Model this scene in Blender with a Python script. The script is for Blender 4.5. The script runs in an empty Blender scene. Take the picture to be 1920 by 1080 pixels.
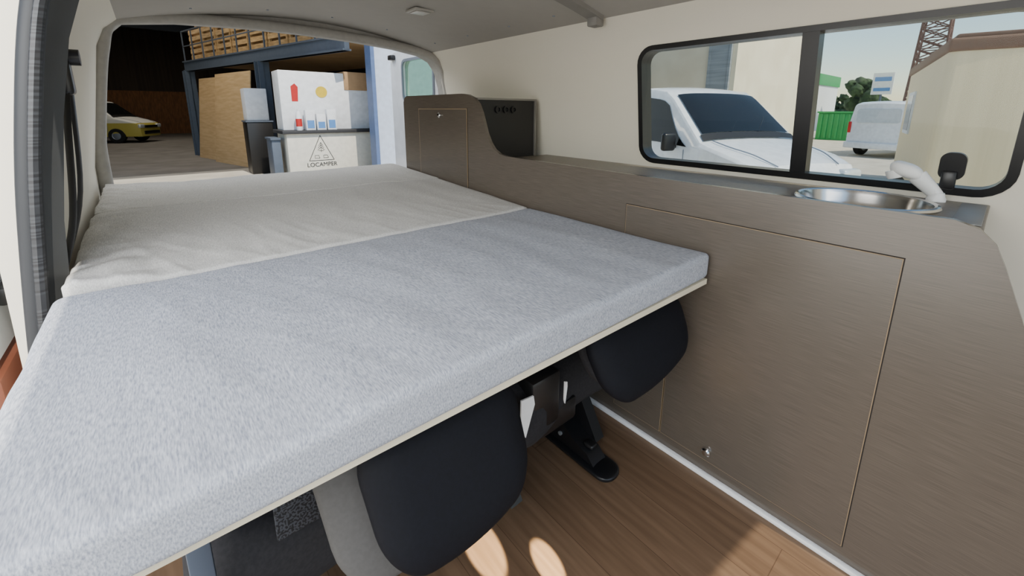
import bpy,bmesh,math,random
from mathutils import Vector,Matrix,noise
random.seed(4)
S=bpy.context.scene
# ---------------------------------------------------------------- materials
def L(c):
    return tuple((((v/255.)+.055)/1.055)**2.4 if v/255.>.04045 else v/255./12.92 for v in c)+(1,)
def M(name,c,rough=.6,metal=0,c2=None,sc=(1,1,1),ns=10,bump=0,detail=4,ramp=(.35,.65),bd=.002,coat=0,spec=.5,bns=None,bsc=None):
    m=bpy.data.materials.new(name);m.use_nodes=True;nt=m.node_tree;N=nt.nodes;K=nt.links
    p=N['Principled BSDF'];p.inputs['Roughness'].default_value=rough;p.inputs['Metallic'].default_value=metal
    p.inputs['Coat Weight'].default_value=coat;p.inputs['Specular IOR Level'].default_value=spec
    p.inputs['Base Color'].default_value=L(c)
    tc=N.new('ShaderNodeTexCoord')
    def nz(sc,ns):
        mp=N.new('ShaderNodeMapping');mp.inputs['Scale'].default_value=sc
        K.new(tc.outputs['Object'],mp.inputs['Vector'])
        n=N.new('ShaderNodeTexNoise');n.inputs['Scale'].default_value=ns;n.inputs['Detail'].default_value=detail
        K.new(mp.outputs[0],n.inputs['Vector']);return n
    n=nz(sc,ns)
    r=N.new('ShaderNodeValToRGB');r.color_ramp.elements[0].position=ramp[0];r.color_ramp.elements[1].position=ramp[1]
    if c2 is None: c2=tuple(v*.95 for v in c)
    r.color_ramp.elements[0].color=L(c);r.color_ramp.elements[1].color=L(c2)
    K.new(n.outputs['Fac'],r.inputs[0]);K.new(r.outputs[0],p.inputs['Base Color'])
    if bump:
        b=N.new('ShaderNodeBump');b.inputs['Strength'].default_value=bump;b.inputs['Distance'].default_value=bd
        n2=nz(bsc or sc,bns) if bns else n
        K.new(n2.outputs['Fac'],b.inputs['Height']);K.new(b.outputs[0],p.inputs['Normal'])
    return m
def glassM(name,tint,refl=.06):
    m=bpy.data.materials.new(name);m.use_nodes=True;nt=m.node_tree;N=nt.nodes;K=nt.links
    N.remove(N['Principled BSDF']);o=N['Material Output']
    t=N.new('ShaderNodeBsdfTransparent');t.inputs[0].default_value=L(tint)
    g=N.new('ShaderNodeBsdfGlossy');g.inputs['Roughness'].default_value=.03
    x=N.new('ShaderNodeMixShader');x.inputs[0].default_value=refl
    K.new(t.outputs[0],x.inputs[1]);K.new(g.outputs[0],x.inputs[2]);K.new(x.outputs[0],o.inputs[0])
    return m
def plankM():
    m=M('wood_floor',(122,97,74),.5,c2=(104,81,60),sc=(14,1.0,1),ns=4,detail=8,bump=.06)
    nt=m.node_tree;N=nt.nodes;K=nt.links;p=N['Principled BSDF']
    src=p.inputs['Base Color'].links[0].from_socket
    tc=N.new('ShaderNodeTexCoord');mp=N.new('ShaderNodeMapping');mp.inputs['Rotation'].default_value=(0,0,math.pi/2)
    K.new(tc.outputs['Object'],mp.inputs[0])
    b=N.new('ShaderNodeTexBrick');b.inputs['Scale'].default_value=1;b.inputs['Brick Width'].default_value=1.3;b.inputs['Row Height'].default_value=.13
    b.inputs['Mortar Size'].default_value=.001;b.inputs['Color1'].default_value=(1,1,1,1);b.inputs['Color2'].default_value=(.86,.84,.82,1);b.inputs['Mortar'].default_value=(.5,.45,.4,1)
    K.new(mp.outputs[0],b.inputs[0])
    x=N.new('ShaderNodeMix');x.data_type='RGBA';x.blend_type='MULTIPLY';x.inputs[0].default_value=1
    K.new(src,x.inputs[6]);K.new(b.outputs[0],x.inputs[7]);K.new(x.outputs[2],p.inputs['Base Color'])
    return m
m_floor=plankM()
m_lam=M('brown_laminate',(98,89,79),.27,c2=(85,77,68),sc=(1,1.0,60),ns=13,detail=6,bump=.06,bd=.0003,spec=.8)
m_birch=M('birch_edge',(150,128,98),.6)
m_gap=M('door_gap',(34,28,24),.8)
m_ply=M('plywood',(212,180,134),.6,c2=(196,162,116),sc=(1,1,8),ns=2)
m_bedply=M('bed_plywood',(228,218,192),.6)
def fabric(name,c,c2):
    return M(name,c,.95,c2=c2,sc=(1,.14,.4),ns=560,detail=2,ramp=(.26,.74),bump=.15,bd=.0006,spec=.1)
m_fab1=fabric('grey_melange_fabric',(196,199,206),(132,137,149))
m_fab2=fabric('warm_lit_melange_fabric',(211,209,204),(172,170,167))  # same cushion cloth, warm light tinted into the colour
m_fab3=fabric('sunlit_melange_fabric',(215,213,208),(178,176,172))  # same cloth again, lightened so the rear cushion looks sunlit
m_cream=M('cream_wall_lining',(230,224,208),.9,c2=(229,223,207),ns=5)
m_ceil=M('grey_headliner',(164,160,153),.8,c2=(162,158,151),ns=20)
m_bow=M('grey_roof_bow',(132,129,124),.7)
m_rim=M('grey_foam_trim',(170,167,161),.8,c2=(162,159,153),ns=40,bump=.1)
m_seal=M('black_rubber',(36,38,42),.6)
m_seal2=M('ribbed_rubber',(50,52,56),.5,c2=(28,29,32),sc=(0,0,1),ns=160,ramp=(.45,.55),detail=0)
m_black=M('black_plastic',(20,20,22),.35)
m_blackmat=M('black_satin',(26,25,25),.4)
m_navy=M('navy_vinyl',(14,15,22),.7,c2=(11,12,18),ns=140,bump=.15,spec=.2)
m_greyseat=M('grey_seat_cloth',(84,82,80),.8,c2=(80,78,76),ns=150,bump=.05,spec=.2)
m_darkseat=M('dark_seat_cloth',(48,47,49),.85,c2=(42,41,43),ns=150,bump=.15,spec=.2)
m_mesh=M('net_pocket',(60,62,68),.8,c2=(14,14,18),ns=260,ramp=(.45,.55),detail=0)
m_steel=M('brushed_steel',(206,204,200),.18,1)
m_chrome=M('chrome',(225,225,225),.08,1)
m_grmet=M('grey_metal',(142,150,162),.45,.5)
m_platemet=M('grey_strip',(140,140,138),.5,.3)
m_leg=M('grey_blue_leg',(84,94,110),.5,.3)
m_whitep=M('white_plastic',(250,250,248),.35)
m_whitestrip=M('white_strip',(250,249,246),.35)
m_counter=M('grey_countertop',(134,125,112),.4,c2=(124,115,103),ns=90,spec=.4)
m_white=M('white_car_paint',(240,242,245),.2,coat=.8)
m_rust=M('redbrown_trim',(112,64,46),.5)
m_glass=glassM('clear_glass',(246,248,244),.008)
m_glassg=glassM('green_glass',(200,222,208),.10)
m_carglass=M('car_glass',(20,22,22),.12,spec=.35,coat=.15)
m_tyre=M('tyre',(25,25,26),.85)
m_concrete=M('concrete',(128,124,118),.85,c2=(112,108,102),ns=1.5,bump=.1)
m_asph=M('asphalt',(196,190,178),.9,c2=(178,172,160),ns=2,detail=8)
m_whouse=M('dark_steel_cladding',(62,52,44),.8,c2=(48,40,34),sc=(4,4,.1),ns=2)
m_whroof=M('roof_cladding',(60,54,48),.8)
m_sky_l=M('translucent_skylight',(200,205,200),.5)
m_bluewh=M('pale_blue_wall',(205,216,232),.6)
m_blue=M('blue_paint',(92,114,156),.5)
m_beam=M('blue_grey_steel',(84,94,108),.5)
m_pyl=M('pylon_steel',(92,56,44),.6)
m_wood=M('pallet_wood',(206,174,126),.75,c2=(172,140,96),sc=(1,1,5),ns=4)
m_brownw=M('brown_boarding',(136,92,58),.8,c2=(106,72,46),sc=(6,1,1),ns=3)
m_card=M('cardboard',(176,142,104),.8)
m_box=M('white_carton',(236,238,240),.6)
m_red=M('red_paint',(190,40,36),.4)
m_ylab=M('yellow_label',(222,190,50),.5)
m_blab=M('blue_label',(90,140,200),.5)
m_ink=M('dark_ink',(52,52,54),.6)
m_cr2=M('cream_render',(232,222,196),.9,c2=(222,210,184),ns=.8)
m_gray=M('grey_shutter',(160,166,170),.6,c2=(130,136,140),sc=(.05,.05,1),ns=5)
m_green=M('green_paint',(40,150,80),.5)
m_leaf=M('foliage',(62,84,46),.9,c2=(36,54,30),ns=3,bump=.5,bd=.1)
m_bark=M('bark',(80,62,46),.9)
m_beige=M('beige_cladding',(232,214,176),.6,c2=(224,206,168),sc=(8,8,.1),ns=2)
m_brown=M('brown_roof_trim',(112,82,64),.7)
m_redl=M('tail_lamp_red',(200,30,24),.3)
m_lamp=M('headlamp',(220,225,228),.1,.3)
# ---------------------------------------------------------------- builders
LOCAL=set()
def T(name,label,cat,loc,rz=0,local=False,group=None):
    e=bpy.data.objects.new(name,None);S.collection.objects.link(e)
    e.location=loc;e.rotation_euler=(0,0,rz);e.empty_display_size=.05
    e['label']=label;e['category']=cat
    if group:e['group']=group
    if local:LOCAL.add(e.name)
    return e
class B:
    def __init__(s): s.bm=bmesh.new()
    def box(s,a,b,bev=0,seg=2,mtx=None):
        c=[(a[i]+b[i])/2 for i in range(3)];d=[abs(b[i]-a[i]) for i in range(3)]
        mt=Matrix.Translation(c)@Matrix.Diagonal((*d,1))
        r=bmesh.ops.create_cube(s.bm,size=1,matrix=mt)
        vs=r['verts']
        if bev:
            es=list({e for v in vs for e in v.link_edges})
            rr=bmesh.ops.bevel(s.bm,geom=es,offset=bev,segments=seg,profile=.5,affect='EDGES')
            vs=list({v for v in vs if v.is_valid}|set(rr['verts']))
        if mtx is not None: bmesh.ops.transform(s.bm,matrix=mtx,verts=[v for v in vs if v.is_valid])
        return s
    def cyl(s,p0,p1,r,r2=None,seg=24):
        p0=Vector(p0);p1=Vector(p1);d=p1-p0
        q=Vector((0,0,1)).rotation_difference(d.normalized()).to_matrix().to_4x4()
        bmesh.ops.create_cone(s.bm,cap_ends=True,segments=seg,radius1=r,radius2=r if r2 is None else r2,depth=d.length,matrix=Matrix.Translation((p0+p1)/2)@q)
        return s
    def prism(s,pts,d):
        d=Vector(d);v0=[s.bm.verts.new(p) for p in pts];v1=[s.bm.verts.new(Vector(p)+d) for p in pts]
        n=len(pts);s.bm.faces.new(v0);s.bm.faces.new(v1[::-1])
        for i in range(n): s.bm.faces.new((v0[i],v0[(i+1)%n],v1[(i+1)%n],v1[i]))
        return s
    def ring(s,outer,inner,d):
        d=Vector(d);n=len(outer)
        A=[s.bm.verts.new(p) for p in outer];Bq=[s.bm.verts.new(p) for p in inner]
        C=[s.bm.verts.new(Vector(p)+d) for p in outer];D=[s.bm.verts.new(Vector(p)+d) for p in inner]
        for i in range(n):
            j=(i+1)%n
            for q in ((A[i],A[j],Bq[j],Bq[i]),(C[j],C[i],D[i],D[j]),(A[j],A[i],C[i],C[j]),(Bq[i],Bq[j],D[j],D[i])): s.bm.faces.new(q)
        return s
    def grid(s,fn,nu,nv,closeu=False):
        V=[[s.bm.verts.new(fn(i/nu,j/nv)) for j in range(nv+1)] for i in range(nu+(0 if closeu else 1))]
        k=len(V)
        for i in range(nu):
            for j in range(nv):
                s.bm.faces.new((V[i][j],V[(i+1)%k][j],V[(i+1)%k][j+1],V[i][j+1]))
        return V
    def lathe(s,prof,c=(0,0,0),seg=40,mtx=None):
        c=Vector(c);V=[]
        for r,z in prof:
            V.append([s.bm.verts.new((c.x+r*math.cos(2*math.pi*k/seg),c.y+r*math.sin(2*math.pi*k/seg),c.z+z)) for k in range(seg)])
        for a,b in zip(V,V[1:]):
            for k in range(seg): s.bm.faces.new((a[k],a[(k+1)%seg],b[(k+1)%seg],b[k]))
        if mtx is not None: bmesh.ops.transform(s.bm,matrix=mtx,verts=[v for q in V for v in q])
        return s
    def tube(s,pts,r,seg=10,sub=6,flat=1,up=(0,0,1)):
        P=[Vector(p) for p in pts];Q=[]
        if sub>1 and len(P)>2:
            E=[2*P[0]-P[1]]+P+[2*P[-1]-P[-2]]
            for i in range(1,len(E)-2):
                for k in range(sub):
                    t=k/sub;a,b,c,d=E[i-1:i+3]
                    Q.append(.5*((2*b)+(c-a)*t+(2*a-5*b+4*c-d)*t*t+(3*b-a-3*c+d)*t**3))
            Q.append(P[-1])
        else: Q=P
        rings=[];u=None
        for i,p in enumerate(Q):
            t=(Q[min(i+1,len(Q)-1)]-Q[max(i-1,0)]).normalized()
            if u is None:
                u=t.cross(Vector(up))
                if u.length<1e-3:u=t.cross(Vector((0,1,0)))
            u=(u-t*u.dot(t)).normalized();w=t.cross(u)
            rr=r(i/(len(Q)-1)) if callable(r) else r
            rings.append([s.bm.verts.new(p+rr*(u*math.cos(2*math.pi*k/seg)+flat*w*math.sin(2*math.pi*k/seg))) for k in range(seg)])
        for a,b in zip(rings,rings[1:]):
            for k in range(seg): s.bm.faces.new((a[k],a[(k+1)%seg],b[(k+1)%seg],b[k]))
        s.bm.faces.new(rings[0][::-1]);s.bm.faces.new(rings[-1])
        return s
    def rbox(s,c,h,r,n=4,inn=(4,4,2),fn=None):
        c=Vector(c)
        ax=[]
        for i in range(3):
            H=h[i];R=min(r[i] if isinstance(r,(tuple,list)) else r,H*.999)
            l=[-H+R*(1-math.cos(k/n*math.pi/2)) for k in range(n)]
            I=[-(H-R)+2*(H-R)*k/inn[i] for k in range(inn[i]+1)]
            ax.append(l+I+[-v for v in l[::-1]])
        R=[min(r[i] if isinstance(r,(tuple,list)) else r,h[i]*.999) for i in range(3)]
        cache={}
        def vert(p):
            k=tuple(round(v,6) for v in p)
            if k in cache:return cache[k]
            inner=[max(-(h[i]-R[i]),min(h[i]-R[i],p[i])) for i in range(3)]
            d=Vector([(p[i]-inner[i])/R[i] for i in range(3)])
            if d.length>1e-9:d.normalize()
            q=Vector([inner[i]+d[i]*R[i] for i in range(3)])+c
            if fn:q=Vector(fn(q))
            v=s.bm.verts.new(q);cache[k]=v;return v
        for a in range(3):
            u,w=(a+1)%3,(a+2)%3
            for sg in (-1,1):
                for i in range(len(ax[u])-1):
                    for j in range(len(ax[w])-1):
                        vs=[]
                        for ii,jj in ((i,j),(i+1,j),(i+1,j+1),(i,j+1)):
                            p=[0,0,0];p[a]=sg*h[a];p[u]=ax[u][ii];p[w]=ax[w][jj];vs.append(vert(p))
                        if len(set(vs))==4:
                            try:s.bm.faces.new(vs if sg>0 else vs[::-1])
                            except ValueError:pass
        return s
    def out(s,name,mat,parent=None,label=None,cat=None,kind=None,group=None,ang=35,smooth=True):
        bmesh.ops.remove_doubles(s.bm,verts=s.bm.verts,dist=1e-6)
        bmesh.ops.recalc_face_normals(s.bm,faces=s.bm.faces)
        xs=[v.co for v in s.bm.verts]
        c=Vector(((min(v.x for v in xs)+max(v.x for v in xs))/2,(min(v.y for v in xs)+max(v.y for v in xs))/2,min(v.z for v in xs)))
        bmesh.ops.translate(s.bm,verts=s.bm.verts,vec=-c)
        me=bpy.data.meshes.new(name);s.bm.to_mesh(me);s.bm.free()
        if smooth:
            me.polygons.foreach_set('use_smooth',[True]*len(me.polygons));me.set_sharp_from_angle(angle=math.radians(ang))
        mats=mat if isinstance(mat,(list,tuple)) else [mat]
        for m in mats:me.materials.append(m)
        o=bpy.data.objects.new(name,me);S.collection.objects.link(o)
        o.location=c
        LB[o.name]=c
        if parent:
            o.parent=parent;o.location=c-PB(parent)
        if label:o['label']=label
        if cat:o['category']=cat
        if kind:o['kind']=kind
        if group:o['group']=group
        return o
LB={}
def PB(p):
    if p.name in LB:return LB[p.name]
    if p.name in LOCAL:return Vector((0,0,0))
    return Vector(p.location)
def cut(o,cutter):
    md=o.modifiers.new('b','BOOLEAN');md.operation='DIFFERENCE';md.object=cutter;md.solver='EXACT'
    bpy.context.view_layer.update()
    dg=bpy.context.evaluated_depsgraph_get()
    me=bpy.data.meshes.new_from_object(o.evaluated_get(dg));o.modifiers.clear();o.data=me
    me.polygons.foreach_set('use_smooth',[True]*len(me.polygons));me.set_sharp_from_angle(angle=math.radians(30))
    bpy.data.objects.remove(cutter)
def rrect(y0,y1,z0,z1,r,n=6):
    P=[]
    for cy,cz,a0 in ((y1-r,z1-r,0),(y0+r,z1-r,90),(y0+r,z0+r,180),(y1-r,z0+r,270)):
        for k in range(n+1):
            a=math.radians(a0+90*k/n);P.append((cy+r*math.cos(a),cz+r*math.sin(a)))
    return P
def copytree(o,dx,group=None,rz=None):
    n=o.copy();S.collection.objects.link(n);n.location=Vector(o.location)+Vector(dx)
    if rz is not None:n.rotation_euler=(0,0,rz)
    for ch in o.children:
        c=ch.copy();S.collection.objects.link(c);c.parent=n
    return n
def text(txt,size,mat,parent,loc,rot,name='lettering'):
    cu=bpy.data.curves.new(name,'FONT');cu.body=txt;cu.size=size;cu.extrude=.004;cu.align_x='CENTER'
    o=bpy.data.objects.new('tmp',cu);S.collection.objects.link(o);bpy.context.view_layer.update()
    me=bpy.data.meshes.new_from_object(o.evaluated_get(bpy.context.evaluated_depsgraph_get()))
    bpy.data.objects.remove(o);me.materials.clear();me.materials.append(mat)
    n=bpy.data.objects.new(name,me);S.collection.objects.link(n);n.parent=parent;n.location=Vector(loc)-PB(parent);n.rotation_euler=rot
    return n
# ---------------------------------------------------------------- van shell
B().box((-.26,-.9,-.04),(1.66,2.6,0)).out('floor',m_floor,kind='structure')
def hc(x): return 1.575-.105*((x-.715)/.78)**2
b=B()
b.grid(lambda u,v:(-.06+u*1.55,-.9+v*3.52,hc(-.06+u*1.55)),24,4)
b.grid(lambda u,v:(-.06+u*1.55,-.9+v*3.52,hc(-.06+u*1.55)+.04),24,4)
b.out('ceiling',m_ceil,kind='structure')
B().prism([(-.14,-.9,1.36),(-.10,-.9,1.36),(-.05,-.9,1.46),(-.05,-.9,1.53),(-.12,-.9,1.50)],(0,2.3,0)).out('trim_4',m_rim,kind='structure')  # out-of-view side roof rail, added to keep direct sun off the mattress
b=B()
b.grid(lambda u,v:(.0+u*1.46,1.145+v*.06,hc(u*1.46)-.018),24,1)
b.grid(lambda u,v:(.0+u*1.46,1.145,hc(u*1.46)-.018*v),24,1)
b.grid(lambda u,v:(.0+u*1.46,1.205,hc(u*1.46)-.018*v),24,1)
b.box((1.42,1.150,1.438),(1.47,1.20,1.475),.006)
b.out('trim_1',m_bow,kind='structure')
PR=[(1.66,0),(1.64,.85),(1.56,1.36),(1.53,1.43),(1.48,1.475)]
b=B();prof=[(x,-.9,z) for x,z in PR]+[(1.50,-.9,1.53),(1.60,-.9,1.44),(1.66,-.9,1.2),(1.72,-.9,.8),(1.74,-.9,-.04),(1.66,-.9,-.04)]
b.prism(prof,(0,3.5,0));wr=b.out('wall_right',m_cream,kind='structure')
def xr(z):
    for (a,za),(c,zc) in zip(PR,PR[1:]):
        if za<=z<=zc:return a+(c-a)*(z-za)/(zc-za)
cut(wr,B().prism([(1.3,y,z) for y,z in rrect(-0.02,1.03,.895,1.345,.06)],(.8,0,0)).out('cut',m_cream))
win=B().ring([(xr(z)-.005,y,z) for y,z in rrect(-.034,1.044,.882,1.356,.07)],[(xr(z)-.005,y,z) for y,z in rrect(-.014,1.024,.903,1.338,.05)],(.07,0,0)).out('window_1',m_black,kind='structure')
B().prism([(xr(.9)-.002,.417,.9),(xr(.9)-.002,.462,.9),(xr(1.34)-.002,.462,1.34),(xr(1.34)-.002,.417,1.34)],(.05,0,0)).out('divider',m_black,win)
B().prism([(xr(z)+.03,y,z) for y,z in rrect(-.02,1.03,.895,1.345,.06)],(.004,0,0)).out('glass',m_glass,win)
b=B();b.prism([(xr(z)-.022,y,z) for y,z in rrect(.058,.108,.925,.998,.02)],(.03,0,0));b.box((1.59,.07,.90),(1.61,.10,.95),.006)
b.out('latch',m_black,win,label='black plastic window latch')
PL=[(1.43-x,z) for x,z in PR]
b=B();prof=[(x,1.36,z) for x,z in PL]+[(-.07,1.36,1.53),(-.17,1.36,1.44),(-.25,1.36,1.2),(-.29,1.36,.8),(-.31,1.36,-.04),(-.23,1.36,-.04)]
b.prism(prof,(0,1.24,0)).out('wall_left',m_cream,kind='structure')
def opening(g=0):
    P=[(-.175-g,.30-g),(-.175-g,.85)]
    P+= [(-.165-g,1.0),(-.125-g,1.25),(-.10-g,1.36+g*.3),(-.08-g*.8,1.43+g*.7),(-.04,1.47+g),(.15,1.495+g),(.45,1.508+g),(.72,1.508+g),(1.0,1.498+g),(1.25,1.48+g),(1.43,1.455+g),(1.51+g*.8,1.42+g*.7),(1.555+g,1.36+g*.3),(1.585+g,1.25),(1.605+g,1.0),(1.61+g,.85),(1.61+g,.30-g)]
    return P
outer=[(-.33,-.04),(-.33,.85),(-.33,1.0),(-.29,1.25),(-.27,1.40),(-.22,1.5),(-.1,1.57),(.15,1.62),(.45,1.63),(.72,1.635),(1.0,1.63),(1.25,1.62),(1.53,1.57),(1.63,1.5),(1.69,1.40),(1.72,1.25),(1.76,1.0),(1.76,.85),(1.76,-.04)]
B().ring([(x,2.60,z) for x,z in outer],[(x,2.60,z) for x,z in opening()],(0,.08,0)).out('wall_rear',m_rim,kind='structure')
op=opening(.014)
b=B();b.tube([(x,2.58,z) for x,z in op],.026,12,4,up=(0,1,0));b.out('trim_2',m_rim,kind='structure')
tr=T('door_seal','black ribbed rubber seal around the sliding door opening','seal',(-.24,1.3,0))
path=[(-.285,1.30,0.0),(-.262,1.30,.45),(-.222,1.30,.85),(-.185,1.30,1.1),(-.145,1.30,1.30),(-.10,1.29,1.42),(-.09,1.15,1.49),(-.09,.6,1.50),(-.09,-.6,1.50)]
B().tube(path,.020,12,6).out('rubber_tube',m_seal,tr)
B().tube([(x+.010,y-.018,z) for x,y,z in path],.010,8,6).out('ribbed_lip',m_seal2,tr)
b=B()
PP=[(-.262,0),(-.25,.45),(-.215,.85),(-.18,1.08),(-.145,1.25),(-.10,1.38),(-.07,1.47)]
b.grid(lambda u,v:(lambda i,f:(PP[i][0]+(PP[i+1][0]-PP[i][0])*f+.035*v**1.5,1.31+.05*v,PP[i][1]+(PP[i+1][1]-PP[i][1])*f))(min(int(u*6),5),u*6-min(int(u*6),5)),24,4)
b.out('trim_3',M('grey_pillar_trim',(72,74,76),.6),kind='structure')
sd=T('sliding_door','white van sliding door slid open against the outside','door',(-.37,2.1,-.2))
dp=[(-.37,.48),(-.36,.85),(-.33,1.15),(-.29,1.42),(-.26,1.5)]
b=B();b.prism([(x,1.47,z) for x,z in dp]+[(x-.05,1.47,z) for x,z in dp[::-1]],(0,1.3,0));b.out('door_panel',M('white_door_paint',(238,246,254),.3),sd)
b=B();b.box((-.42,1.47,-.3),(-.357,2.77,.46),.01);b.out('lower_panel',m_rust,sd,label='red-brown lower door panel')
B().box((-.366,1.60,.60),(-.335,1.76,.65),.012).out('handle',m_black,sd)
rd=T('rear_door','white van rear barn door opened outwards with window','door',(1.63,3.0,.0))
D=B();P=rrect(2.70,3.46,-.2,1.56,.08);D.ring([(1.60,y,z) for y,z in P],[(1.60,y,z) for y,z in rrect(2.76,3.24,1.18,1.48,.05)],(.05,0,0));D.out('door_panel',m_white,rd)
B().ring([(1.592,y,z) for y,z in rrect(2.745,3.255,1.165,1.495,.06)],[(1.592,y,z) for y,z in rrect(2.765,3.235,1.185,1.475,.045)],(.01,0,0)).out('window_seal',m_grmet,rd)
B().prism([(1.62,y,z) for y,z in rrect(2.76,3.24,1.18,1.48,.05)],(.005,0,0)).out('window_glass',m_glassg,rd)
B().box((1.56,3.36,1.50),(1.60,3.43,1.54),.008).out('hinge_stop',m_black,rd)
rl=T('ceiling_light','small flush rectangular grey interior light on ceiling','light',(1.03,1.88,1.55))
z=hc(1.03)
B().box((.98,1.83,z-.012),(1.08,1.93,z-.001),.004).out('housing',M('lamp_housing',(166,162,154),.5),rl)
B().box((.995,1.845,z-.016),(1.065,1.915,z-.0125),.002).out('lens',M('lamp_lens',(200,196,188),.3),rl)
sc=None
for k,(x,y) in enumerate([(1.38,2.35),(1.38,2.0),(1.38,1.65),(1.38,1.35),(.9,1.24),(1.1,1.24),(.5,2.4),(.2,2.4),(.8,2.4),(1.1,2.4)]):
    if sc is None:
        sc=B().cyl((0,0,-.004),(0,0,0),.005,seg=12).out('screw',m_grmet,label='small metal screw head in ceiling panel',cat='screw',group='ceiling screws');o=sc
    else:
        o=sc.copy();S.collection.objects.link(o)
    o.location=(x,y,hc(x)-.004)
# ---------------------------------------------------------------- kitchen cabinet
kc=T('kitchen_cabinet','brown-grey wood-grain laminate kitchen cabinet along the van wall','cabinet',(1.38,1.1,0))
pan=[(-.15,.012),(-.165,.12),(-.175,.3),(-.155,.48),(-.10,.66),(-.038,.82),(-.02,.86),(.005,.886),(.04,.898),(.7,.900),(1.40,.905),(1.45,.912),(1.49,.93),(1.52,.96),(1.545,1.0),(1.563,1.045),(1.582,1.09),(1.606,1.13),(1.64,1.158),(1.69,1.174),(1.74,1.179),(2.32,1.18),(2.345,1.17),(2.36,1.145),(2.36,.012)]
B().prism([(1.16,y,z) for y,z in pan],(.016,0,0)).out('front_panel',m_lam,kc)
main=[(.10,.055),(.10,.80),(.775,.80),(.775,.46),(.588,.46),(.588,.055)]
def ccw(P):
    a=sum(P[i-1][0]*P[i][1]-P[i][0]*P[i-1][1] for i in range(len(P)))
    return P if a>0 else P[::-1]
def off(P,g):
    P=ccw(P);out=[];n=len(P)
    for i in range(n):
        a=Vector(P[i-1]);b_=Vector(P[i]);c=Vector(P[(i+1)%n])
        e1=(b_-a).normalized();e2=(c-b_).normalized()
        n1=Vector((e1.y,-e1.x));n2=Vector((e2.y,-e2.x))
        out.append(tuple(b_+(n1+n2)*g))
    return out
def door(P,name,knobs,eb=.0018):
    d=B().prism([(1.1565,y,z) for y,z in P],(.0034,0,0)).out(name,m_lam,kc)
    B().prism([(1.1572,y,z) for y,z in off(P,eb)],(.0027,0,0)).out('edge_band',m_birch,d,label='light birch door edge')
    B().prism([(1.1585,y,z) for y,z in off(P,eb+.002)],(.0014,0,0)).out('door_gap',m_gap,d,label='dark gap around door')
    for y,z in knobs:
        k=B();k.lathe([(0.0001,-.014),(.009,-.013),(.013,-.009),(.0135,-.003),(.012,0)],seg=24,mtx=Matrix.Translation((1.157,y,z))@Matrix.Rotation(math.pi/2,4,'Y'));k.out('knob',m_chrome,d,label='round chrome push knob')
    return d
door(main,'door',[(.436,.088)])
door([(.594,.055),(.594,.454),(.775,.454),(.775,.055)],'hatch',[])
door([(1.70,.70),(1.70,1.105),(2.17,1.105),(2.17,.70)],'door',[(1.94,1.075)],.004)
B().box((1.176,1.655,.0),(1.57,2.35,1.155)).out('tall_body',m_lam,kc)
B().box((1.176,0.02,.0),(1.60,.036,.845)).out('side_panel',m_lam,kc)
ep=B().box((1.177,1.64,.866),(1.545,1.654,1.150)).out('end_panel',m_blackmat,kc,label='panel with power sockets, coloured black for shade')  # panel faces away from the light; its shade is put into the colour
B().box((1.177,1.63,1.150),(1.553,1.66,1.159)).box((1.545,1.63,.866),(1.553,1.655,1.150)).out('panel_rim',M('aluminium_rim',(130,126,120),.4,.3),kc)
for x in (1.30,1.35,1.40):
    B().lathe([(.0001,-.002),(.010,-.002),(.011,-.010),(.017,-.010),(.018,0)],seg=24,mtx=Matrix.Translation((x,1.64,1.105))@Matrix.Rotation(-math.pi/2,4,'X')).out('socket',m_black,ep)
B().box((1.145,-.165,.0005),(1.16,2.36,.014),.002).out('baseboard_cabinet',m_whitestrip,kind='structure')
ct=B().box((1.1765,-.0,.846),(1.636,1.628,.866),.003).out('countertop',m_counter,label='grey worktop on the kitchen cabinet',cat='countertop')
SX,SY=1.42,.225
cut(ct,B().cyl((SX,SY,.8),(SX,SY,.9),.138,seg=64).out('cut',m_counter))
sk=T('sink','round stainless steel basin set in the worktop','sink',(SX,SY,.78))
B().lathe([(.150,.8665),(.152,.872),(.149,.877),(.143,.879),(.138,.876),(.135,.866),(.131,.845),(.120,.815),(.10,.797),(.07,.788),(.025,.785)],(SX,SY,0),72).out('bowl',m_steel,sk)
B().lathe([(.024,.786),(.028,.788),(.024,.790),(.02,.787),(.0001,.786)],(SX,SY,0),32).out('drain',m_chrome,sk)
B().box((1.30,.005,.8665),(1.60,.05,.870),.001).out('metal_plate',m_platemet,label='grey metal strip at the worktop end',cat='metal plate')
FX=1.59
fc=T('faucet','white plastic fold-down shower faucet beside the sink','faucet',(FX,.10,.866))
B().lathe([(.020,.8665),(.020,.874),(.017,.880),(.015,.890),(.0001,.893)],(FX,.099,0),24).out('base',m_whitep,fc)
B().tube([(FX,.099,.882),(FX,.120,.905),(FX,.145,.930)],lambda t:.014+.006*t,16,flat=1.1).out('neck',m_whitep,fc)
b=B();b.rbox((FX-.004,.168,.944),(.027,.036,.021),(.024,.030,.018),5,(2,2,1),lambda p:(p.x,p.y,p.z+(p.y-.168)*.3-6*max(0,p.y-.18)**2))
b.lathe([(.0001,0),(.018,0),(.020,.006),(.020,.022),(.0001,.022)],seg=24,mtx=Matrix.Translation((FX-.004,.186,.920))@Matrix.Rotation(-.35,4,'X'));b.out('spray_head',m_whitep,fc)
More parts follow.
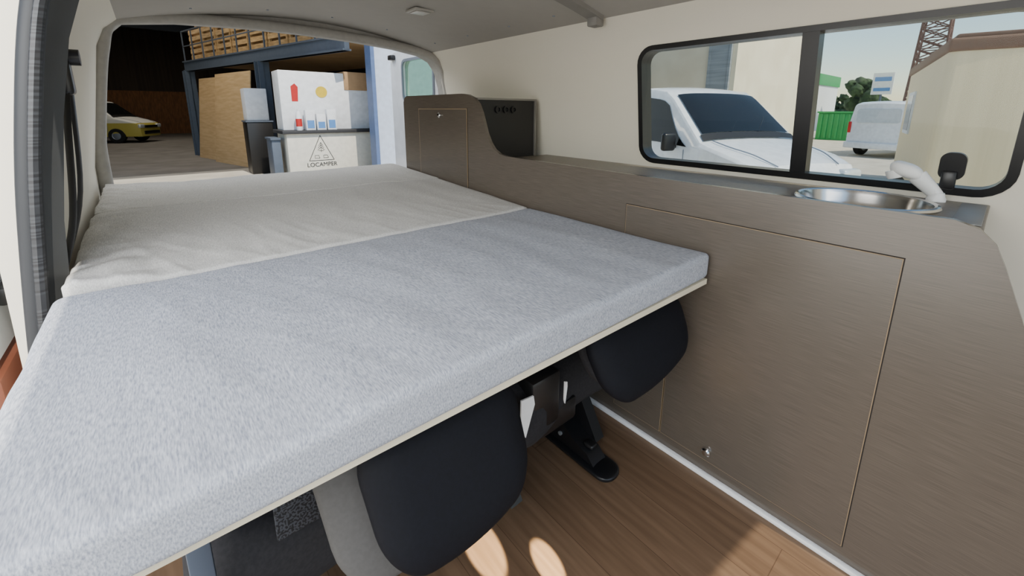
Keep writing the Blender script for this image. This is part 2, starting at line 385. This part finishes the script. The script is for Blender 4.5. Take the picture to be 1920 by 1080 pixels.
# ---------------------------------------------------------------- mattresses
def mattress(name,label,x0,x1,y0,y1,zt0,zt1,th,mat,seed,fl=0,amp=.004,bul=0,skew=0,crease=0,rr=(.030,.020,.018),env1=1.6,ends=(1,1)):
    e=T(name,label,'mattress',((x0+x1)/2,(y0+y1)/2,zt0-th),group='bed cushions')
    def fn(p):
        ty=(p.y-y0)/(y1-y0);tx=(p.x-x0)/(x1-x0)
        up=(p.z+th)/th
        w=noise.noise(Vector((p.x*3+7.7,p.y*3,7.7)))*amp+noise.noise(Vector((p.x*12,p.y*5+7.7,7.7)))*amp*.5
        if crease:
            q=noise.noise(Vector((p.x*16+p.y*6,p.y*3.2,seed*2)));env=max(0,1-ty*env1)**1.0*(.4+.6*max(0,1-tx*1.4))
            w+=crease*(1-abs(q)*3.2)*env if abs(q)<.31 else 0
        t2=max(0,min(1,ty))
        if not ends[0]: t2=.5+.5*t2
        if not ends[1]: t2=.5*t2
        cr=.009*math.sin(math.pi*max(0,min(1,tx)))**.6*max(0,math.sin(math.pi*t2))**.6
        z=p.z+ (zt0+(zt1-zt0)*ty)+(w+cr)*up
        x=p.x;y=p.y+skew*(1-tx)*(1-ty)
        wr=noise.noise(Vector((p.x*9,p.y*9,p.z*9+seed)))*.003
        if fl and tx<.12: y+=fl*((.12-max(tx,0))/.12)**2*max(0,1-ty*2)
        if bul and tx<.18: z+=bul*((.18-max(tx,0))/.18)*up*(.4+.8*abs(noise.noise(Vector((p.y*16,7.7,p.x*9)))))
        return (x+wr,y+wr*(1 if 0.05<ty<.95 else 0),z)
    b=B();b.rbox(((x0+x1)/2,(y0+y1)/2,-th/2),((x1-x0)/2,(y1-y0)/2,th/2),rr,6,(160,80,4),fn)
    b.out('cover',mat,e,ang=80)
    return e
mattress('mattress_cushion','blue-grey melange fabric bed cushion with overhanging plywood-backed edge',-.208,1.15,.484,1.235,.711,.711,.072,m_fab1,1.3,fl=.022,skew=.006,rr=(.026,.015,.015),amp=.007,crease=.0018,env1=.5)
mattress('mattress_cushion','creased grey fabric bed cushion tinted as warmly lit, between two others',-.192,1.15,1.238,1.962,.713,.744,.100,m_fab2,7.7,amp=.007,bul=.028,crease=.0048,rr=(.040,.012,.012),ends=(1,0))
mattress('mattress_cushion','grey fabric bed cushion lightened as if sunlit, at the tailgate opening',-.188,1.15,1.9625,2.52,.744,.766,.100,m_fab3,4.1,amp=.006,bul=.020,crease=.002,rr=(.040,.004,.004),ends=(0,1))
bb=T('bed_frame','plywood bed platform with grey metal supports under the cushions','bed frame',(.48,1.5,0))
B().prism([(-.17,.510,.623),(1.14,.485,.623),(1.14,1.22,.623),(-.17,1.22,.623)],(0,0,.015)).out('slat_board',m_bedply,bb)
B().box((-.16,1.24,.597),(1.14,2.49,.611),.002).out('slat_board',m_bedply,bb)
for x,y in ((-.03,.64),(-.03,1.1),(1.08,2.3),(-.03,2.3)):
    B().box((x-.014,y-.010,.0),(x+.014,y+.010,.597),.003).out('leg',m_leg,bb)
B().tube([(1.08,.56,.624),(1.10,.56,.60),(1.115,.56,.56),(1.12,.56,.52)],.003,8).out('wire_clip',m_birch,bb)
# ---------------------------------------------------------------- folded seats under bed
def headrest(cx,lab,hw,mshell,left=True):
    h=T('headrest',lab,'headrest',(cx,.52,.40),group='folded seat headrests')
    hz=.102 if left else .086;cz=.506 if left else .522
    def fn(p):
        t=(p.z-.39)/.22
        k=(p.x-cx)/hw
        z=p.z+.018*k*k*(1-t)
        if left: z=z+.010*k*(1-t)
        else: z=z-.01+.026*k*(1-t)
        return (cx+(p.x-cx)*((.88 if left else .80)+(.12 if left else .20)*min(1,max(0,t))),p.y-.10*(1-t)+.014*k*k,z)
    b=B();b.rbox((cx,.56,cz),(hw,.032,hz),(.066 if left else .078,.028,.066 if left else .066),8,(10,3,8),fn);b.out('pad',m_navy,h,ang=80,label='near-black navy vinyl pad')
    dx=-.046 if left else 0
    def fn2(p):
        q=fn(p);return (q[0]+dx,q[1]+.015,q[2]-.008)
    b=B();b.rbox((cx,.598,.500 if left else .522),(hw+(.008 if left else -.02),.026,.110 if left else .07),(.06,.022,.06),7,(10,3,8),fn2);b.out('shell',mshell,h,ang=80,label='cloth headrest back')
    for dx in (-.06,.06): B().cyl((cx+dx,.61,.53),(cx+dx,.68,.53),.006,seg=12).out('post',m_chrome,h)
headrest(.318,'near-black and grey seat headrest hanging below bed platform',.158,m_greyseat,True)
headrest(.905,'near-black seat headrest beside kitchen cabinet',.21,m_darkseat,False)
def seat(cx,w,lab):
    s=T('folded_seat',lab,'car seat',(cx,.95,0),group='folded seats')
    b=B();b.rbox((cx,.95,.50),(w,.27,.062),(.06,.06,.05),6,(8,8,2));b.out('backrest',m_darkseat,s,ang=80)
    b=B();b.rbox((cx,.94,.33),(w+.01,.29,.105),(.10,.10,.085),7,(8,8,2),lambda p:(p.x,p.y+.02*math.sin(p.x*9),p.z));b.out('seat_cushion',m_darkseat,s,ang=80)
    b=B();b.box((cx-w*.8,.75,.20),(cx+w*.8,1.15,.25),.008);b.out('seat_frame',m_black,s)
    for dx in (-w*.75,w*.75):
        x=cx+dx
        B().prism([(x-.02,.70,.05),(x-.02,.83,.05),(x-.02,.90,.21),(x-.02,.80,.22)],(.04,0,0)).out('leg',m_black,s)
        B().prism([(x-.02,1.02,.05),(x-.02,1.14,.05),(x-.02,1.10,.21),(x-.02,1.03,.21)],(.04,0,0)).out('leg',m_black,s)
    return s
s1=seat(.20,.25,'dark grey cloth van seat folded flat under the bed')
B().rbox((.105,.662,.452),(.040,.004,.040),.003,2,(3,1,3)).out('net_pocket',m_mesh,s1)
s2=seat(.80,.24,'dark van seat folded flat beside the cabinet')
for x,z,w,h in ((.60,.37,.022,1),(.735,.375,.005,.6)):
    B().prism([(x-w,.640,z+.06*h),(x+w*.8,.640,z+.055*h),(x+w,.640,z+.03*h),(x-w*.3,.640,z-.05*h),(x-w,.640,z-.03*h)],(0,.004,0)).out('buckle_tag',m_whitep,s2,label='white plastic tag')
B().box((.62,.645,.30),(.72,.80,.45),.01).out('hinge_bracket',m_black,s2)
B().box((.66,.655,.26),(.80,.72,.33),.01).out('hinge_bracket',m_black,s2)
def foot(x):
    f=T('floor_latch','black plastic seat floor latch with foot plate','latch',(x,.74,0))
    b=B();b.rbox((x,.755,.012),(.045,.155,.0115),(.04,.04,.008),5,(3,6,1));b.out('base_plate',m_black,f)
    b=B();b.prism([(x-.030,.66,.02),(x-.030,.69,.050),(x-.030,.74,.062),(x-.030,.80,.10),(x-.030,.86,.105),(x-.030,.90,.02)],(.060,0,0));b.out('latch_cover',m_black,f)
    b=B();b.rbox((x,.70,.062),(.014,.018,.008),.007,3,(2,2,1));b.out('release_button',m_blackmat,f)
    b=B();b.cyl((x-.036,.80,.055),(x+.036,.80,.055),.007,seg=16);b.out('hinge',m_platemet,f)
foot(.93)
sb=T('seat_belt','black seat belt hanging from pillar guide','seat belt',(-.15,1.43,.74))
B().rbox((-.135,1.43,1.19),(.012,.024,.06),.010,3,(2,3,4)).cyl((-.15,1.43,1.215),(-.105,1.43,1.215),.018,seg=16).out('belt_guide',m_black,sb)
B().tube([(-.135,1.42,1.18),(-.148,1.41,1.05),(-.17,1.40,.85),(-.205,1.39,.72)],.012,8,6,flat=.2,up=(0,0,1)).out('webbing',m_black,sb)
B().tube([(-.130,1.45,1.18),(-.155,1.46,.9),(-.205,1.43,.72)],.009,8,6,flat=.2,up=(0,0,1)).out('webbing',m_black,sb)
# ---------------------------------------------------------------- outside ground and warehouse
G=-.48
b=B();b.grid(lambda u,v:(-60+u*200,-60+v*140,G),4,4);b.out('ground',m_asph,kind='structure')
B().box((-8.99,13.4,G+.0005),(13.99,35.99,G+.004)).out('ground',m_concrete,kind='structure')  # darker slab beyond the sunlit strip; hall shade put into its colour
wh=T('warehouse','dark steel warehouse with open front and steel roof','building',(0,20,G))
b=B();b.box((-9,9,6),(14,36,6.2));b.out('roof',m_whroof,wh)
b=B();b.box((-9,36,G),(14,36.2,6)).box((-9.2,9,G),(-9,36,6)).box((14,9,G),(14.2,36,6)).out('wall',m_whouse,wh)
b=B();b.box((3.72,8.9,G),(14.2,9.05,6.2)).box((-9.2,8.9,4.9),(3.72,9.05,6.2));b.out('front_wall',m_bluewh,wh,label='pale blue front wall')
B().box((3.64,8.8,G),(3.72,9.1,5)).out('door_post',m_blue,wh,label='blue steel door post')
B().box((-9,35.8,G+.005),(6,35.98,2.2)).out('back_boarding',m_brownw,wh,label='brown wooden boarding')
for y in (13,18,23,28,33):
    B().box((-9,y-.12,5.55),(14,y+.12,6)).out('roof_beam',m_beam,wh)
for x in (-3,1.2):
    B().box((x,14,5.97),(x+.5,34,5.995)).out('skylight',m_sky_l,wh)
d=Vector((.243,-.97,0)).normalized();A0=Vector((1.18,18.4,0))
ang=math.atan2(d.y,d.x)
mz=T('mezzanine','blue-grey steel mezzanine platform in the warehouse','platform',(A0.x,A0.y,G),rz=ang,local=True)
b=B();b.box((0,0,3.03),(9.2,4,3.12));b.out('deck',m_ply,mz)
b=B();b.box((0,-.06,2.82),(9.2,.06,3.14)).box((0,-.1,3.10),(9.2,.1,3.14)).box((0,-.1,2.82),(9.2,.1,2.86));b.out('beam',m_beam,mz)
for x in (.1,5.3):
    b=B();b.box((x-.12,-.02,.005),(x+.12,.02,2.83)).box((x-.12,-.14,.005),(x-.09,.14,2.83)).box((x+.09,-.14,.005),(x+.12,.14,2.83));b.out('column',m_beam,mz)
for x in (5.3,9.1):
    B().box((x-.1,3.8,.005),(x+.1,4,2.83)).out('column',m_beam,mz)
b=B()
for k in range(12): b.box((-.0+k*.8,-.03,3.14),(.04+k*.8,.0,4.1))
b.box((0,-.03,4.06),(8.9,.0,4.1)).box((0,-.03,3.6),(8.9,.0,3.63));b.out('railing',m_beam,mz)
R=Matrix.Rotation(ang,4,'Z')
def mzp(x,y,z): return A0+ (R@Vector((x,y,0)))+Vector((0,0,G+z))
c0=T('wooden_crate','slatted pale wooden crate stored on mezzanine','crate',mzp(0.2,.7,3.12),rz=ang,local=True,group='crates on the mezzanine')
b=B()
for k in range(5):
    z=.12+k*.2
    for y in (-.4,.4): b.box((-.5,y-.01,z),(.5,y+.01,z+.13))
    for x in (-.5,.5): b.box((x-.01,-.4,z),(x+.01,.4,z+.13))
b.out('slats',m_wood,c0)
b=B()
for x in (-.46,.46):
    for y in (-.37,.37): b.box((x-.03,y-.03,0),(x+.03,y+.03,1.1))
b.box((-.5,-.4,0),(.5,.4,.04));b.out('frame',m_wood,c0)
for k in range(1,8):
    n=copytree(c0,(0,0,0));n.location=mzp(.2+k*1.1,.7,3.12)
for k in range(3):
    n=copytree(c0,(0,0,0));n.location=mzp(.8+k*1.3,.7,4.24)
for k,(x0,x1,y,h) in enumerate(((.9,3.0,-.30,2.55),(2.7,5.0,-.48,2.6))):
    b=B();q=[mzp(x0,y,.005),mzp(x1,y,.005),mzp(x1,y+.3,h),mzp(x0,y+.3,h)]
    b.prism(q,R@Vector((0,.025,0)));b.out('plywood_sheet',m_ply,label='tall plywood sheet leaning against the mezzanine',cat='plywood',group='leaning plywood sheets')
cbn=T('low_cabinet','low black cabinet beside leaning plywood sheets','cabinet',(2.05,12.4,G))
B().box((1.77,12.0,G),(2.33,12.6,G+1.27),.02).out('body',m_blackmat,cbn)
B().box((1.75,11.98,G+1.27),(2.35,12.62,G+1.31),.01).out('top',m_beam,cbn)
B().box((1.80,12.05,G+1.312),(2.28,12.55,G+2.08),.02).out('storage_box',m_box,label='white box on low black cabinet',cat='box')
cn=T('exhibition_counter','cream counter with dark top and triangular logo','counter',(3.0,10.1,G))
B().box((2.12,9.75,G),(3.98,10.55,G+1.08),.01).out('counter_front',M('cream_board',(220,216,202),.6),cn)
B().box((2.04,9.68,G+1.08),(4.02,10.6,G+1.15),.01).out('counter_top',m_ink,cn)
B().box((1.86,9.9,G),(2.03,10.4,G+.96),.01).box((1.84,9.86,G+.96),(2.03,10.44,G+1.0)).out('side_stand',m_beam,cn)
cx=2.78;b=B();y=9.748;tz=G+1.03;bz=G+.49
def ln(a,c,r=.0045): b.cyl((cx+a[0],y,a[1]),(cx+c[0],y,c[1]),r,seg=8)
for a,c in (((0,tz),(-.26,bz)),((-.26,bz),(.26,bz)),((.26,bz),(0,tz))): ln(a,c,.0065)
for k in range(3):
    h0=tz-.15-.05*k;w_=.045+.014*k
    ln((0,h0),(-w_,h0-.07));ln((0,h0),(w_,h0-.07))
ln((0,tz-.15),(0,tz-.36));ln((-.05,tz-.33),(.05,tz-.33))
for dx in (-.09,.09):
    z0=bz+.05
    ln((dx-.05,z0),(dx+.05,z0));ln((dx-.05,z0),(dx-.05,z0+.06));ln((dx-.05,z0+.06),(dx+.03,z0+.06));ln((dx+.03,z0+.06),(dx+.05,z0))
b.out('logo',m_ink,cn)
text('LOCAMPER',.125,m_ink,cn,(cx,9.745,G+.36),(math.pi/2,0,0))
cb=T('display_carton','large white carton with red and yellow prints','box',(2.95,10.2,G+1.15))
B().box((2.12,9.95,G+1.15),(4.0,10.5,G+2.38),.015).out('carton',m_box,cb)
b=B();b.lathe([(.0001,0),(.12,0),(.12,.01),(.0001,.01)],seg=24,mtx=Matrix.Translation((2.95,9.95,G+1.96))@Matrix.Rotation(math.pi/2,4,'X'));b.out('yellow_print',m_ylab,cb)
B().prism([(2.34,9.945,G+1.75),(2.46,9.945,G+1.75),(2.48,9.945,G+2.05),(2.42,9.945,G+2.12),(2.34,9.945,G+2.06)],(0,.004,0)).out('red_print',m_red,cb)
B().box((3.45,9.93,G+2.02),(4.02,10.5,G+2.42),.01).out('packing_tape',m_card,cb)
ZC=G+1.15
rb=T('white_bottle','white cylinder bottle with red band on counter','bottle',(2.40,9.8,ZC))
B().lathe([(.0001,0),(.055,0),(.06,.02),(.06,.30),(.04,.37),(.018,.40),(.018,.44),(.0001,.44)],(2.40,9.8,ZC),20).out('body',m_box,rb)
B().lathe([(.061,.08),(.061,.24)],(2.40,9.8,ZC),20).out('label',m_red,rb)
for k,(x,h) in enumerate(((2.62,.42),(2.84,.34),(3.06,.44))):
    e=T('product_box','small white and blue product box on counter','box',(x,9.8,ZC),group='product boxes on the counter')
    B().box((x-.095,9.74,ZC),(x+.095,9.87,ZC+h),.005).out('carton',m_box,e)
    B().box((x-.07,9.735,ZC+.04),(x+.07,9.74,ZC+.04+h*.4)).out('label',m_blab,e)
# ---------------------------------------------------------------- vehicles
def interp(t,P):
    for (a,b_),(c,d_) in zip(P,P[1:]):
        if a<=t<=c:
            f=(t-a)/(c-a);return b_+(d_-b_)*f
    return P[-1][1] if t>P[-1][0] else P[0][1]
TOP=[(0,.62),(.04,.80),(.14,.92),(.4,1.02),(.85,1.13),(1.0,1.18),(1.35,1.48),(1.70,1.78),(1.9,1.90),(2.3,1.95),(4.5,1.95),(4.75,1.90),(4.85,1.86),(4.9,.6)]
WID=[(0,.66),(.05,.80),(.2,.89),(.5,.94),(1,.95),(4.5,.95),(4.8,.92),(4.9,.88)]
def half(s):
    zt=interp(s,TOP);w=interp(s,WID);zb=min(1.08,zt-.05)
    wt=w-max(0,zt-zb)*.15-.02
    r=min(.07,(zt-zb)*.6)
    return [(w*.93,.30),(w,.48),(w,.8 if zb>.85 else zb-.03),(w-.005,zb),(wt+.012,zt-r),(wt-.01,zt-r*.35),(wt-.05,zt-.005),(wt*.5,zt+.02),(0,zt+.03)]
def vehicle(name,label,loc,rz,mats,side=None):
    e=T(name,label,'van',loc,rz,local=True)
    st=[0,.04,.14,.4,.85,.995,1.0,1.35,1.70,1.9,2.3,3,3.8,4.5,4.75,4.85]
    b=B();rings=[]
    for s in st:
        h=half(s);P=[(x,z) for x,z in h]+[(-x,z) for x,z in h[-2::-1]]
        rings.append([b.bm.verts.new((x,s,z)) for x,z in P])
    for a,c in zip(rings,rings[1:]):
        for k in range(len(a)): b.bm.faces.new((a[k],a[(k+1)%len(a)],c[(k+1)%len(a)],c[k]))
    b.bm.faces.new(rings[0]);b.bm.faces.new(rings[-1][::-1])
    b.out('body',mats,e,ang=24)
    def tp(s,u,d=0):
        h=half(s);wt=h[5][0];zt=interp(s,TOP)
        x=u*wt;return (x,s-.015,zt+.045-.02*u*u-.03*abs(u)**6+d)
    b=B();b.grid(lambda u,v:tp(1.10+v*.66,(u*2-1)*(.90)),14,8);b.out('windshield',m_carglass,e)
    b=B();b.grid(lambda u,v:tp(1.00+v*.09,(u*2-1)*(.95),.002),14,2);b.out('cowl',m_blackmat,e)
    for sg in (-1,1):
        b=B();b.tube([(sg*.25-.1,1.05,1.262),(sg*.25+.12,1.2,1.395),(sg*.25+.30,1.33,1.50)],.012,6,3);b.out('wiper',m_black,e)
        b=B();b.tube([tp(s_,sg*(.62+.2*s_),.0) for s_ in (.12,.4,.7,.97)],.008,6,4);b.out('hood_seam',m_grmet,e)
        def sp(s,v,ex=.012):
            h=half(s);a=h[3];c=h[4];t=.06+.84*v
            return (sg*(a[0]+(c[0]-a[0])*t+ex),s,a[1]+(c[1]-a[1])*t)
        for i,(q0,q1) in enumerate(((1.20,2.32),(2.42,3.42),(3.5,4.6))):
            b=B();b.grid(lambda u,v:sp(max(q0+u*(q1-q0),1.18+ (v*.56 if q0<1.3 else 0)),v),10,5);b.out('side_window',m_carglass if not side or i==0 else side,e)
        b=B();b.rbox((sg*1.09,1.42,1.15),(.11,.05,.13),.045,4,(2,2,2));b.box((sg*.93,1.42,1.06),(sg*1.02,1.46,1.10));b.out('wing_mirror',m_black,e)
        b=B();b.rbox((sg*.66,.06,.78),(.17,.07,.09),.05,4,(3,2,2));b.out('headlight',m_lamp,e)
        for yy in (1.25,2.37):
            b=B();b.box((sg*.951,yy,.5),(sg*.956,yy+.012,1.05));b.out('door_line',m_grmet,e)
        b=B();b.box((sg*.95,2.12,.92),(sg*.975,2.3,.95),.006);b.out('door_handle',mats,e)
        for s in (.95,3.95):
            b=B();b.lathe([(.18,-.11),(.31,-.11),(.34,-.08),(.34,.08),(.31,.11),(.18,.11)],seg=28,mtx=Matrix.Translation((sg*.86,s,.345))@Matrix.Rotation(math.pi/2,4,'Y'));wo=b.out('wheel',m_tyre,e)
            b=B();b.lathe([(.0001,.095),(.05,.10),(.16,.07),(.19,.10),(.19,-.1),(.0001,-.1)],seg=28,mtx=Matrix.Translation((sg*.86,s,.345))@Matrix.Rotation(sg*math.pi/2,4,'Y'));b.out('rim',m_grmet,wo)
        b=B();b.box((sg*.80,4.83,.85),(sg*.90,4.88,1.25),.02);b.out('tail_light',m_redl,e)
    b=B();b.box((-.48,-.03,.70),(.48,.03,.82),.015);b.out('grille',m_black,e)
    b=B();b.box((-.6,-.03,.40),(.6,.02,.56),.015);b.out('air_intake',m_black,e)
    b=B()
    P=rrect(-.66,.66,1.22,1.70,.08);b.prism([(x,4.852,z) for x,z in P],(0,.02,0));b.out('rear_window',m_carglass if not side else side,e)
    b=B();b.box((-.93,4.80,.30),(.93,4.95,.52),.03);b.out('bumper',m_black if not side else mats,e)
    return e
hd=Vector((-.37,-.93));rz=math.atan2(hd.x,-hd.y)
vehicle('van','white panel van parked outside the kitchen window',(6.15,1.45,G),rz,m_white)
vehicle('van','white closed van parked by green container',(24.1,1.5,G),math.radians(71),m_white,side=M('pale_window_panel',(206,212,216),.4))
m_two=M('yellow_white_paint',(222,200,60),.3)
nt=m_two.node_tree;N=nt.nodes;tc=N.new('ShaderNodeTexCoord');sx=N.new('ShaderNodeSeparateXYZ');gt=N.new('ShaderNodeMath');gt.operation='GREATER_THAN';gt.inputs[1].default_value=.62
mx=N.new('ShaderNodeMix');mx.data_type='RGBA';mx.inputs[6].default_value=L((180,168,84));mx.inputs[7].default_value=L((218,218,212))
nt.links.new(tc.outputs['Object'],sx.inputs[0]);nt.links.new(sx.outputs[2],gt.inputs[0]);nt.links.new(gt.outputs[0],mx.inputs[0]);nt.links.new(mx.outputs[2],N['Principled BSDF'].inputs['Base Color'])
vehicle('van','yellow and white van parked inside the warehouse',(.0,27.2,G),math.radians(62),m_two)
# ---------------------------------------------------------------- buildings beyond window
bd=T('building','cream rendered building with grey shutter','building',(26,14,G))
B().box((20,8.3,G),(32,24,8)).out('wall',m_cr2,bd)
B().box((19.9,8.6,G),(20,9.4,4.2)).out('shutter',m_gray,bd)
B().box((19.85,8.5,G),(20,8.6,4.3)).box((19.85,9.4,G),(20,9.5,4.3)).box((19.85,8.5,4.2),(20,9.5,4.3)).out('shutter_frame',m_gray,bd)
gb=T('building','white shop building with green fascia','building',(45,14,G))
B().box((40,11.2,G),(50,17,3.5)).out('wall',m_box,gb)
B().box((39.8,11.1,3.4),(50.1,17.1,4.3)).out('fascia',m_green,gb)
B().box((39.7,12.4,3.6),(39.8,13.4,4.1)).out('sign_panel',m_box,gb)
co=T('container','green metal skip container','container',(31,6.4,G))
b=B();b.box((30,5.55,G),(32,7.45,1.05),.03)
for k in range(7): b.box((29.95,5.65+k*.26,G+.1),(30,5.75+k*.26,1.0))
b.out('body',m_green,co)
B().box((29.9,5.5,1.05),(32.1,7.5,1.15),.02).out('top_rail',m_green,co)
def tree(x,y,h,r,seed):
    e=T('tree','leafy dark green roadside tree','tree',(x,y,G),group='roadside trees')
    B().cyl((x,y,G),(x,y,G+h*.5),.14,.08,seg=10).out('trunk',m_bark,e)
    b=B()
    for k in range(16):
        random.seed(seed*20+k);q=Vector((x+random.uniform(-.7,.7)*r,y+random.uniform(-.7,.7)*r,G+h-r*.9+random.uniform(-.9,.7)*r))
        bmesh.ops.create_icosphere(b.bm,subdivisions=3,radius=r*random.uniform(.25,.45),matrix=Matrix.Translation(q))
    for v in b.bm.verts: v.co+=Vector((1,1,1))*noise.noise(v.co*4)*.3
    b.out('foliage',m_leaf,e,ang=180)
tree(45,8.3,4.4,1.4,1);tree(60,12.6,3.8,1.6,2);tree(62,15,3.4,1.6,3);tree(70,11.5,3.4,1.6,4)
bl=T('billboard','small white and blue roadside sign on post','sign',(35,5.6,G))
B().cyl((35,5.6,G),(35,5.6,2.3),.06,seg=12).out('post',m_beam,bl)
B().box((34.9,5.1,2.2),(35,6.1,3.5)).out('panel',m_box,bl)
b=B();b.box((34.88,5.2,3.0),(34.9,6.0,3.25)).out('stripe',m_blab,bl)
b=B();b.box((34.88,5.2,2.4),(34.9,6.0,2.6)).out('stripe',m_blab,bl)
py=B();w0,w1,zz0,zz1=1.3,.8,G,15
PX,PY=60,6.3
def c4(t,i):
    w=w0+(w1-w0)*t;s=((-1,-1),(1,-1),(1,1),(-1,1))[i%4];return (PX+s[0]*w,PY+s[1]*w,zz0+(zz1-zz0)*t)
for i in range(4):
    py.cyl(c4(0,i),c4(1,i),.10,seg=6)
    for k in range(16):
        py.cyl(c4(k/16,i),c4((k+1)/16,i+1),.065,seg=5);py.cyl(c4(k/16,i+1),c4((k+1)/16,i),.065,seg=5);py.cyl(c4((k+1)/16,i),c4((k+1)/16,i+1),.055,seg=5)
py.out('electricity_pylon',m_pyl,label='dark steel lattice electricity pylon',cat='pylon')
th=T('site_cabin','beige cabin with brown roof trim','cabin',(8.7,.73,G),rz=math.radians(11),local=True)
B().box((0,-4,.25),(5.3,0,2.5),.10,5).out('walls',m_beige,th)
B().box((-.03,-4.03,2.42),(5.33,.03,2.6),.04,4).out('roof_trim',m_brown,th)
B().box((.05,-3.95,2.6),(5.2,-.05,2.66),.02).out('roof',m_brown,th)
B().box((3.2,.0,1.15),(4.3,.03,2.0)).out('window_frame',m_box,th)
B().box((3.28,.03,1.22),(4.22,.035,1.93)).out('window_pane',m_carglass,th)
for x in (.4,2.6,4.9): B().box((x-.15,-4,0),(x+.15,0,.25)).out('support',m_concrete,th)
# ---------------------------------------------------------------- lights
w=bpy.data.worlds.new('World');S.world=w;w.use_nodes=True;N=w.node_tree.nodes
sky=N.new('ShaderNodeTexSky');sky.sky_type='NISHITA';sky.sun_disc=False;sky.sun_elevation=math.radians(50);sky.sun_rotation=math.radians(195);sky.air_density=1.2;sky.dust_density=.4;sky.ozone_density=2.0
w.node_tree.links.new(sky.outputs[0],N['Background'].inputs[0]);N['Background'].inputs[1].default_value=.22
def lamp(name,typ,loc,to,energy,col=(1,1,1),**k):
    l=bpy.data.lights.new(name,typ);l.energy=energy;l.color=col
    for a,b_ in k.items():setattr(l,a,b_)
    o=bpy.data.objects.new(name,l);S.collection.objects.link(o);o.location=loc
    o.rotation_euler=(Vector(to)-Vector(loc)).to_track_quat('-Z','Y').to_euler();return o
ts=Vector((.05,-.6,.79))
lamp('sun','SUN',ts*20,(0,0,0),5.0,(1,.93,.80),angle=.01)
lamp('door_fill','AREA',(-.85,.3,1.5),(.3,.9,.7),48,(1,.985,.95),shape='RECTANGLE',size=1.6,size_y=.8)  # added area lamp standing in for sky light through the side door
lamp('bounce_fill','AREA',(-1.4,.8,.5),(.8,1.5,1.6),17,(1,.95,.87),shape='RECTANGLE',size=2.2,size_y=.8)  # unseen upward lamp added in place of light bounced off the ground
lamp('windshield_fill','AREA',(.6,-1.6,1.3),(.8,1.6,1.4),6,(1,.95,.86),shape='RECTANGLE',size=1.4,size_y=.5)  # weak fill added at the open cab end, out of view
lamp('tailgate_fill','AREA',(.5,3.5,2.3),(.5,2.2,.7),30,(1,.98,.93),shape='RECTANGLE',size=1.6,size_y=1.0)  # unseen area lamp added behind the van to brighten the rear cushion
for p,sz in (((.505,.70,0),2.3),((.605,.565,0),1.7)):
    lamp('glint_spot','SPOT',(.25,-1.3,1.0),p,5000,(1,.88,.62),spot_size=math.radians(sz),spot_blend=.3,shadow_soft_size=.004)  # narrow spots added to imitate sun patches on the floor
for y in (14,20,27): lamp('hall_fill','AREA',(0,y,5.3),(0,y,0),110,(1,.9,.76),size=2)  # added overhead fill that brightens the roofed hall
# ---------------------------------------------------------------- camera
c=bpy.data.cameras.new('Camera');co_=bpy.data.objects.new('Camera',c);S.collection.objects.link(co_)
f=Vector((.633,.743,-.215)).normalized();r=Vector((.762,-.648,.005));r=(r-f*r.dot(f)).normalized();u=r.cross(f)
co_.matrix_world=Matrix.Translation((0,0,1.1))@Matrix(((r.x,u.x,-f.x),(r.y,u.y,-f.y),(r.z,u.z,-f.z))).to_4x4()
c.sensor_width=36;c.lens=36*783/1920;c.shift_y=-160/1920;c.clip_start=.02;c.clip_end=500
S.camera=co_
